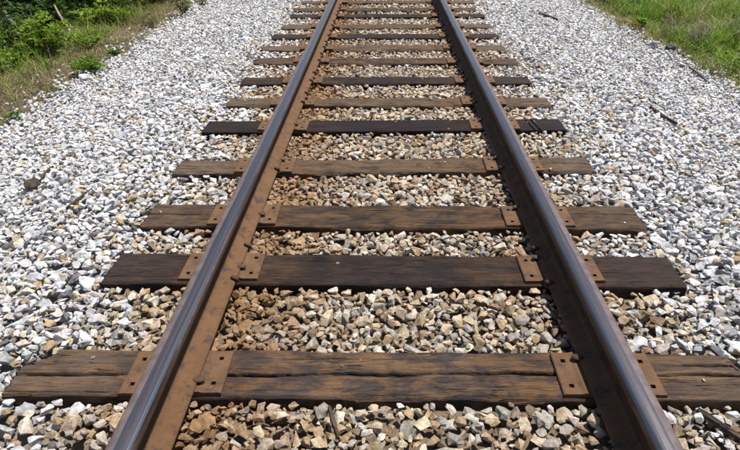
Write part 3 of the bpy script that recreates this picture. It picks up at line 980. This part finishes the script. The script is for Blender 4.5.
# ------------------------------------------------------------------ vegetation
def blades(P, h, w, lean, tint):
    """curved grass blades: P (n,3), h,w,lean (n), tint (n,3)"""
    n = len(P)
    az = rng.uniform(0, 2 * math.pi, n); fa = az + rng.uniform(-0.9, 0.9, n) + math.pi / 2
    D = np.stack([np.cos(az), np.sin(az), np.zeros(n)], 1); W = np.stack([np.cos(fa), np.sin(fa), np.zeros(n)], 1)
    up = np.array([0, 0, 1.0])
    rows = []
    for t, ww in ((0, 0.8), (0.4, 1.0), (0.75, 0.7), (1.0, 0.0)):
        c = P + up * (h * (t - 0.35 * lean * t * t))[:, None] + D * (h * lean * t ** 1.9)[:, None]
        if ww > 0:
            rows.append(c - W * (w * ww / 2)[:, None]); rows.append(c + W * (w * ww / 2)[:, None])
        else: rows.append(c)
    V = np.stack(rows, 1).reshape(-1, 3)
    F = np.array([(0, 1, 3), (0, 3, 2), (2, 3, 5), (2, 5, 4), (4, 5, 6)])
    T = (F[None] + (np.arange(n) * 7)[:, None, None]).reshape(-1, 3)
    return V, T, np.repeat(tint, 7, axis=0)


def scatter(n, xr, yr, dens):
    x = rng.uniform(*xr, n); y = rng.uniform(*yr, n)
    k = rng.random(n) < dens(x, y)
    x, y = x[k], y[k]
    return np.stack([x, y, ground_z(x, y) - 0.005], 1)


GREEN = np.array([(0.125, 0.230, 0.020), (0.185, 0.290, 0.028), (0.085, 0.170, 0.018), (0.25, 0.31, 0.050)])
DRY = np.array([(0.30, 0.225, 0.12), (0.22, 0.155, 0.085), (0.38, 0.30, 0.18), (0.15, 0.11, 0.065)])


def grass_tint(n, dryness):
    d = rng.random(n) < dryness
    c = np.where(d[:, None], DRY[rng.integers(0, 4, n)], GREEN[rng.integers(0, 4, n)])
    return c * rng.uniform(0.75, 1.2, n)[:, None]


# left: short dry verge next to the stone
def left_out(x, y): return -x - edge_l(y)
P = scatter(60000, (-6.2, -3.2), (3.4, 13.5), lambda x, y: sstep(-0.05, 0.45, left_out(x, y)) * (0.25 + 0.75 * sstep(0.35, 0.6, fbm(x * 2.2, y * 2.2, 71))))
lo_ = left_out(P[:, 0], P[:, 1]); n = len(P)
Vb, Tb, Cb = blades(P, rng.uniform(0.05, 0.15, n) * (0.6 + 0.6 * sstep(0, 0.9, lo_)), rng.uniform(0.003, 0.007, n), rng.uniform(0.3, 1.3, n), grass_tint(n, 0.86 - 0.5 * sstep(0.5, 1.4, lo_)))
o = link('dry_grass', mesh_tris('dry_grass', Vb, Tb, Cb), M_GRASS); tag(o, 'short dry brown grass along the left edge of the ballast', 'grass', kind='stuff')
# left: taller green grass further out
P = scatter(62000, (-9.5, -3.7), (4.2, 14.0), lambda x, y: sstep(0.55, 1.5, left_out(x, y) + 0.5 * (fbm(x * 1.4, y * 1.4, 73) - 0.5)) * (0.35 + 0.65 * sstep(0.3, 0.55, fbm(x * 1.7, y * 1.7, 75))))
n = len(P); lo_ = left_out(P[:, 0], P[:, 1])
Vb, Tb, Cb = blades(P, rng.uniform(0.10, 0.30, n) * (0.5 + 1.1 * sstep(0.35, 0.7, fbm(P[:, 0] * 2.4, P[:, 1] * 2.4, 91))), rng.uniform(0.005, 0.011, n), rng.uniform(0.2, 1.1, n), grass_tint(n, 0.36 - 0.22 * sstep(0.7, 2.0, lo_)))
o = link('green_grass', mesh_tris('green_grass', Vb, Tb, Cb), M_GRASS); tag(o, 'green and yellowing grass behind the dry verge at left', 'grass', kind='stuff')
# right: lush grass
def right_out(x, y): return x - edge_r(y)
P = scatter(105000, (3.5, 9.5), (4.6, 14.0), lambda x, y: sstep(0.02, 0.40, right_out(x, y) + 0.3 * (fbm(x * 3, y * 3, 77) - 0.5)) * (0.4 + 0.6 * sstep(0.3, 0.5, fbm(x * 1.7, y * 1.7, 79))))
n = len(P); ro = right_out(P[:, 0], P[:, 1])
dry = np.clip(0.05 + 0.5 * (1 - sstep(0.1, 0.6, ro)) + 0.45 * sstep(0.60, 0.72, fbm(P[:, 0] * 1.3, P[:, 1] * 0.9, 81)), 0, 0.9)
Vb, Tb, Cb = blades(P, rng.uniform(0.10, 0.32, n) * (0.45 + 0.55 * sstep(0.1, 0.8, ro)) * (0.45 + 1.2 * sstep(0.35, 0.7, fbm(P[:, 0] * 2.4, P[:, 1] * 2.4, 93))), rng.uniform(0.005, 0.011, n), rng.uniform(0.2, 1.1, n), grass_tint(n, dry))
o = link('green_grass', mesh_tris('green_grass', Vb, Tb, Cb), M_GRASS); tag(o, 'lush green grass covering the bank right of the ballast', 'grass', kind='stuff')


def leaf_cloud(P, N, L, W, tint, fold=0.25):
    """folded pointed leaves: base P, direction N"""
    n = len(P)
    N = N / np.linalg.norm(N, axis=1, keepdims=True)
    rv = rng.normal(0, 1, (n, 3)); S = np.cross(N, rv); S /= np.linalg.norm(S, axis=1, keepdims=True)
    S[:, 2] *= 0.45; S /= np.linalg.norm(S, axis=1, keepdims=True)
    U = np.cross(S, N)
    L = L[:, None]; W = W[:, None]
    b = P; m = P + N * L * 0.5 - U * L * fold * 0.1; t = P + N * L - np.array([0, 0, 1]) * L * 0.18
    l = P + N * L * 0.42 + S * W * 0.5 + U * W * fold; r = P + N * L * 0.42 - S * W * 0.5 + U * W * fold
    V = np.stack([b, l, t, r, m], 1).reshape(-1, 3)
    F = np.array([(0, 4, 1), (1, 4, 2), (0, 3, 4), (3, 2, 4)])
    T = (F[None] + (np.arange(n) * 5)[:, None, None]).reshape(-1, 3)
    return V, T, np.repeat(tint, 5, axis=0)


def branchy(base, h, spread, nstem, seed, leaf_len, leaf_w, leaves_per, cols, twig=5, droop=0.1, rad=0.008, leafz=0.3, t0=0.2):
    """stems with side twigs, leaves along the twigs -> stem (V,T), leaf (V,T,C)"""
    rn = random.Random(seed); rs = np.random.default_rng(seed)
    tubes = []; LP = []; LN = []
    for s in range(nstem):
        az = rn.uniform(0, 2 * math.pi); sp = spread * math.sqrt(rn.random())
        hh = h * rn.uniform(0.65, 1.05) * (1 - 0.35 * sp / max(spread, 1e-3))
        p0 = Vector(base) + Vector((math.cos(az), math.sin(az), 0)) * sp * 0.15
        pts = []
        for k in range(6):
            t = k / 5
            pts.append(p0 + Vector((math.cos(az) * sp * t ** 1.3, math.sin(az) * sp * t ** 1.3, hh * (t - droop * t * t))) + Vector((rn.gauss(0, 0.02), rn.gauss(0, 0.02), 0)) * h * t)
        tubes.append(tube(pts, [rad * (1 - 0.8 * k / 5) for k in range(6)], 4, False))
        for w_ in range(twig):
            t = rn.uniform(t0, 1.0); i0 = min(int(t * 5), 4)
            q = pts[i0].lerp(pts[i0 + 1], t * 5 - i0)
            a2 = rn.uniform(0, 2 * math.pi); ln = h * rn.uniform(0.16, 0.34)
            d = Vector((math.cos(a2), math.sin(a2), rn.uniform(0.1, 0.9))).normalized()
            e = q + d * ln - Vector((0, 0, 0.15 * ln)); md = q + d * ln * 0.5
            tubes.append(tube([q, md, e], [rad * 0.4, rad * 0.3, rad * 0.12], 3, False))
            for k in range(leaves_per):
                f = rn.uniform(0.1, 1.0)
                LP.append(tuple(q.lerp(md, f * 2) if f < 0.5 else md.lerp(e, f * 2 - 1)))
                v = d + Vector((rn.gauss(0, 0.8), rn.gauss(0, 0.8), rn.gauss(leafz, 0.4)))
                LN.append(tuple(v))
    LP = np.array(LP); LN = np.array(LN); n = len(LP)
    c = np.array(cols)[rs.integers(0, len(cols), n)] * rs.uniform(0.7, 1.25, n)[:, None]
    leaves = leaf_cloud(LP, LN, leaf_len * rs.uniform(0.6, 1.25, n), leaf_w * rs.uniform(0.7, 1.2, n), c)
    return merge(tubes), leaves


def plant(name, x, y, label, cat, group=None, stem_mat=None, leaf_name='foliage', **kw):
    z = float(ground_z(x, y)) - 0.01
    if abs(x) < 3.6: z = min(z + 0.0, top_z(x, y))
    (sv, st), (lv, lt, lc) = branchy((0, 0, 0), **kw)
    root = empty(name, (x, y, z))
    tag(root, label, cat, group)
    link('stem', mesh_tris('stem', sv, st, smooth=True), stem_mat or M_STEM, root)
    link(leaf_name, mesh_tris(leaf_name, lv, lt, lc), M_LEAF, root)
    return root


YG = [(0.26, 0.36, 0.035), (0.20, 0.31, 0.030), (0.13, 0.23, 0.025), (0.31, 0.38, 0.06)]
MG = [(0.09, 0.185, 0.028), (0.065, 0.14, 0.022), (0.125, 0.22, 0.035)]
DG_ = [(0.016, 0.042, 0.009), (0.012, 0.030, 0.007), (0.026, 0.058, 0.011), (0.040, 0.085, 0.014)]  # greens darkened: part of the thicket's shade is put into the leaf colour
BR = [(0.16, 0.10, 0.06), (0.10, 0.065, 0.04), (0.20, 0.15, 0.08)]

# the bright bush at left
plant('bush', -4.42, 7.35, 'bright yellow green leafy bush in the grass at top left', 'bush',
      h=0.62, spread=0.30, nstem=26, seed=5, leaf_len=0.060, leaf_w=0.024, leaves_per=14, cols=YG, twig=8, leafz=0.5)
plant('bush', -4.05, 7.75, 'smaller pale green bush just right of the bright leafy bush', 'bush',
      h=0.32, spread=0.28, nstem=12, seed=6, leaf_len=0.05, leaf_w=0.018, leaves_per=9, cols=YG, twig=6, leafz=0.5)
# weeds at the edge of the left ballast
plant('weed', -3.42, 6.42, 'largest green weed clump growing at the left ballast edge', 'weed', 'weeds along the left ballast edge',
      h=0.27, spread=0.17, nstem=16, seed=7, leaf_len=0.075, leaf_w=0.015, leaves_per=8, cols=MG + YG, twig=5, rad=0.004)
plant('weed', -3.44, 7.15, 'small bright green weed tuft just right of the largest weed clump', 'weed', 'weeds along the left ballast edge',
      h=0.13, spread=0.10, nstem=8, seed=8, leaf_len=0.045, leaf_w=0.016, leaves_per=8, cols=MG, twig=4, rad=0.003)
plant('weed', -3.42, 4.85, 'thin dark green sprig at the far left edge of the ballast', 'weed', 'weeds along the left ballast edge',
      h=0.17, spread=0.06, nstem=3, seed=9, leaf_len=0.045, leaf_w=0.018, leaves_per=7, cols=MG, twig=4, rad=0.003)
plant('weed', -3.40, 5.35, 'low green sprig in the gravel edge nearest the left sprig', 'weed', 'weeds along the left ballast edge',
      h=0.09, spread=0.08, nstem=4, seed=10, leaf_len=0.035, leaf_w=0.014, leaves_per=6, cols=MG, twig=3, rad=0.003)
plant('weed', -3.62, 8.85, 'brownish dry weed standing at the left ballast edge', 'weed', 'weeds along the left ballast edge',
      h=0.30, spread=0.14, nstem=9, seed=12, leaf_len=0.04, leaf_w=0.012, leaves_per=6, cols=BR + MG, twig=5, rad=0.004)
plant('sapling', -3.34, 9.68, 'dark stemmed sapling at the far end of the left ballast edge', 'sapling', None,
      h=0.46, spread=0.16, nstem=6, seed=13, leaf_len=0.055, leaf_w=0.022, leaves_per=7, cols=DG_ + MG, twig=5, rad=0.010)
plant('weed', -3.30, 10.6, 'farthest brown green weed at the top of the left ballast edge', 'weed', 'weeds along the left ballast edge',
      h=0.24, spread=0.12, nstem=7, seed=14, leaf_len=0.04, leaf_w=0.014, leaves_per=6, cols=BR + MG, twig=5, rad=0.004)

# tall plant with long drooping leaves at the left edge: every leaf a piece of its own
root = empty('long_leaved_plant', (-4.82, 7.35, float(ground_z(-4.82, 7.35)) - 0.01))
tag(root, 'tall plant with long drooping pointed leaves at the left edge', 'plant')
st = []
for k in range(5):
    a = random.uniform(0, 6.28); tp = (math.cos(a) * 0.16, math.sin(a) * 0.12, random.uniform(0.65, 0.95))
    st.append(tube([(0, 0, 0), (tp[0] * 0.35, tp[1] * 0.35, tp[2] * 0.5), tp], [0.009, 0.007, 0.003], 5, False))
    for j in range(9):
        f = random.uniform(0.35, 1.0)
        b = Vector((tp[0] * f, tp[1] * f, tp[2] * f)); az = random.uniform(0, 6.28); L = random.uniform(0.13, 0.23); w = L * 0.16
        d = Vector((math.cos(az), math.sin(az), 0)); sd = Vector((-d.y, d.x, 0)); e = random.uniform(0.3, 0.8)
        V = []; ks = 5
        for q in range(ks + 1):
            t = q / ks; c = d * (L * t) + Vector((0, 0, L * (e * t - 0.95 * t * t)))
            ww = w * math.sin(math.pi * min(t * 0.9 + 0.08, 1)) * 0.6
            V += [tuple(c - sd * ww + Vector((0, 0, ww * 0.4))), tuple(c), tuple(c + sd * ww + Vector((0, 0, ww * 0.4)))]
        T = []
        for q in range(ks):
            for m in (0, 1):
                i0 = q * 3 + m
                T += [(i0, i0 + 1, i0 + 4), (i0, i0 + 4, i0 + 3)]
        col = np.array(random.choice([(0.06, 0.115, 0.045), (0.085, 0.15, 0.06), (0.10, 0.16, 0.08)]))
        link('leaf', mesh_tris('leaf', np.array(V), np.array(T), np.tile(col, (len(V), 1)), smooth=True), M_LEAF, root, b)
sv, stt = merge(st)
link('stem', mesh_tris('stem', sv, stt, smooth=True), M_STEM, root)

# undergrowth behind, at the top left
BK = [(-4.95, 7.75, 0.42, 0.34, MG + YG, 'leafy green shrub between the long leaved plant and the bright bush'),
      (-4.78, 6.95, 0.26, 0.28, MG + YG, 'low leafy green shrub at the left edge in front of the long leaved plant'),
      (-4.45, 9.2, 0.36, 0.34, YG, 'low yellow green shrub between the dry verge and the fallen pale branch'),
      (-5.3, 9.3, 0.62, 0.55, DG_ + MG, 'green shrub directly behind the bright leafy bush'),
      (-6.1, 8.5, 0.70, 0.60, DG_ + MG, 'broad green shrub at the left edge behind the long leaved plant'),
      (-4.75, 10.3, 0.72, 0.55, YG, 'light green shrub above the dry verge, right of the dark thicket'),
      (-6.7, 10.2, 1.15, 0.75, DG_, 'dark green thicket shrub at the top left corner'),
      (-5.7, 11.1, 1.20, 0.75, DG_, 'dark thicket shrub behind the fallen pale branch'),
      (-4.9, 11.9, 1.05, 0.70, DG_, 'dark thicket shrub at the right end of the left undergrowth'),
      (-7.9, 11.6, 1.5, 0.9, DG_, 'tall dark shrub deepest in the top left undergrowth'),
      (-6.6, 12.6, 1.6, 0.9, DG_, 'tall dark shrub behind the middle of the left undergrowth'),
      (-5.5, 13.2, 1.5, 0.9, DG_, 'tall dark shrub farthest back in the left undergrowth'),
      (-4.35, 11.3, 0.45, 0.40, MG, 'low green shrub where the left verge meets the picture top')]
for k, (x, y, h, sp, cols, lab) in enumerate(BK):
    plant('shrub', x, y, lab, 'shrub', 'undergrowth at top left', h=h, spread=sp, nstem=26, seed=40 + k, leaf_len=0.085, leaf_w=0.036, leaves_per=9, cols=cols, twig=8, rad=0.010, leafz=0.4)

# two trees rise behind the undergrowth; their crowns hang above the picture and keep the thicket in shade
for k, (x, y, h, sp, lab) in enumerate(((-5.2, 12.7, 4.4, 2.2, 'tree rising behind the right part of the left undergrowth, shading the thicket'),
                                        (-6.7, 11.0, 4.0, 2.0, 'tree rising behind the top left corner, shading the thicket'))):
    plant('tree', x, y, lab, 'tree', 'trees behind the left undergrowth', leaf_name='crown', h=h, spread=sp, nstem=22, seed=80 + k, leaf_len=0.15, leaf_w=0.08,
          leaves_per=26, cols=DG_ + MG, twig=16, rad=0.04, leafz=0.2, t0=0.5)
# bleached fallen branch leaning in the undergrowth
bz = float(ground_z(-4.75, 8.7))
V, T = tube([(0, 0, 0.03), (-0.07, 0.05, 0.15), (-0.16, 0.10, 0.30), (-0.22, 0.16, 0.42)], [0.014, 0.020, 0.018, 0.009], 7)
o = link('fallen_branch', mesh_tris('fallen_branch', V, T, smooth=True), M_PALEWOOD, None, (-4.70, 8.6, bz))
tag(o, 'pale bare broken branch leaning behind the bright bush', 'branch')

# right bank
plant('weed', 3.86, 8.85, 'leafy bright green weed at the right edge of the ballast', 'weed', 'plants on the right bank',
      h=0.22, spread=0.16, nstem=10, seed=60, leaf_len=0.06, leaf_w=0.030, leaves_per=8, cols=YG, twig=5, rad=0.004)
plant('dry_weed', 4.20, 7.75, 'bare greyish dry weed stalks behind the black slag lump', 'weed', 'plants on the right bank',
      h=0.52, spread=0.20, nstem=20, seed=61, leaf_len=0.035, leaf_w=0.008, leaves_per=3, cols=[(0.30, 0.26, 0.20), (0.22, 0.19, 0.15)], twig=6, rad=0.0065, stem_mat=M_PALEWOOD)
plant('dry_weed', 4.05, 8.45, 'dry pale weed stalks beside the leafy green weed at right', 'weed', 'plants on the right bank',
      h=0.36, spread=0.16, nstem=16, seed=62, leaf_len=0.035, leaf_w=0.008, leaves_per=3, cols=[(0.34, 0.29, 0.22), (0.24, 0.20, 0.15)], twig=5, rad=0.0065, stem_mat=M_PALEWOOD)
plant('dry_weed', 4.9, 8.2, 'tall dry weed stalks in the middle of the right grass bank', 'weed', 'plants on the right bank',
      h=0.58, spread=0.22, nstem=20, seed=63, leaf_len=0.04, leaf_w=0.009, leaves_per=4, cols=[(0.30, 0.25, 0.17), (0.20, 0.17, 0.10)], twig=5, rad=0.0065, stem_mat=M_PALEWOOD)
BR_R = [(4.25, 11.0, 0.60, 0.45, DG_ + MG, 'dark green shrub at the top of the right ballast edge'),
        (4.75, 12.4, 0.60, 0.50, DG_, 'dark shrub behind the one at the top of the right ballast edge'),
        (6.3, 12.2, 0.55, 0.6, DG_, 'dark low shrub at the top edge above the right grass bank'),
        (7.2, 11.9, 0.55, 0.55, DG_ + MG, 'dark low shrub toward the top right corner')]
for k, (x, y, h, sp, cols, lab) in enumerate(BR_R):
    plant('shrub', x, y, lab, 'shrub', 'shrubs above the right bank', h=h, spread=sp, nstem=20, seed=70 + k, leaf_len=0.075, leaf_w=0.030, leaves_per=8, cols=cols, twig=7, rad=0.008, leafz=0.4)
for k, (x, y, h, cols, lab) in enumerate([(4.55, 9.6, 0.30, MG + YG, 'broad leaved weed in the right grass behind the leafy ballast weed'),
                                          (5.25, 8.5, 0.26, YG, 'yellow green leafy weed in the middle of the right grass bank'),
                                          (4.35, 7.05, 0.20, YG, 'low leafy weed in the grass right of the black slag lump'),
                                          (5.9, 9.8, 0.32, MG, 'mid green leafy weed toward the top right corner'),
                                          (4.25, 10.2, 0.30, MG, 'leafy weed at the ballast edge below the dark right shrub')]):
    plant('weed', x, y, lab, 'weed', 'plants on the right bank', h=h, spread=0.22, nstem=14, seed=90 + k, leaf_len=0.065, leaf_w=0.030, leaves_per=8, cols=cols, twig=5, rad=0.004)
P = scatter(6500, (3.2, 4.3), (4.6, 13.0), lambda x, y: ((y < 5.75) | (y > 7.75) | (x > 3.80)) * sstep(-0.15, 0.10, right_out(x, y) + 0.3 * (fbm(x * 4, y * 4, 97) - 0.5)) * (1 - sstep(0.25, 0.5, right_out(x, y))))
P[:, 2] += 0.012
n = len(P)
Vb, Tb, Cb = blades(P, rng.uniform(0.05, 0.17, n), rng.uniform(0.004, 0.008, n), rng.uniform(0.4, 1.5, n), grass_tint(n, np.full(n, 0.75)))
o = link('dry_grass', mesh_tris('dry_grass', Vb, Tb, Cb), M_GRASS); tag(o, 'ragged dry grass creeping into the right edge of the ballast', 'grass', kind='stuff')
# white seed head
root = empty('seed_head_flower', (5.45, 8.95, float(ground_z(5.45, 8.95))))
tag(root, 'single whitish flower head in the grass at the right edge', 'flower')
V, T = tube([(0, 0, 0), (0.01, 0, 0.16), (0.0, 0.01, 0.27)], [0.004, 0.003, 0.003], 5); link('stem', mesh_tris('stem', V, T, smooth=True), M_STEM, root)
n = 90
dirs = rng.normal(0, 1, (n, 3)); dirs /= np.linalg.norm(dirs, axis=1, keepdims=True)
V, T, Cc = leaf_cloud(np.tile([0, 0.01, 0.27], (n, 1)) + dirs * 0.006, dirs, np.full(n, 0.034), np.full(n, 0.010), np.tile([0.62, 0.60, 0.55], (n, 1)))
link('petals', mesh_tris('petals', V, T, Cc), M_LEAF, root)
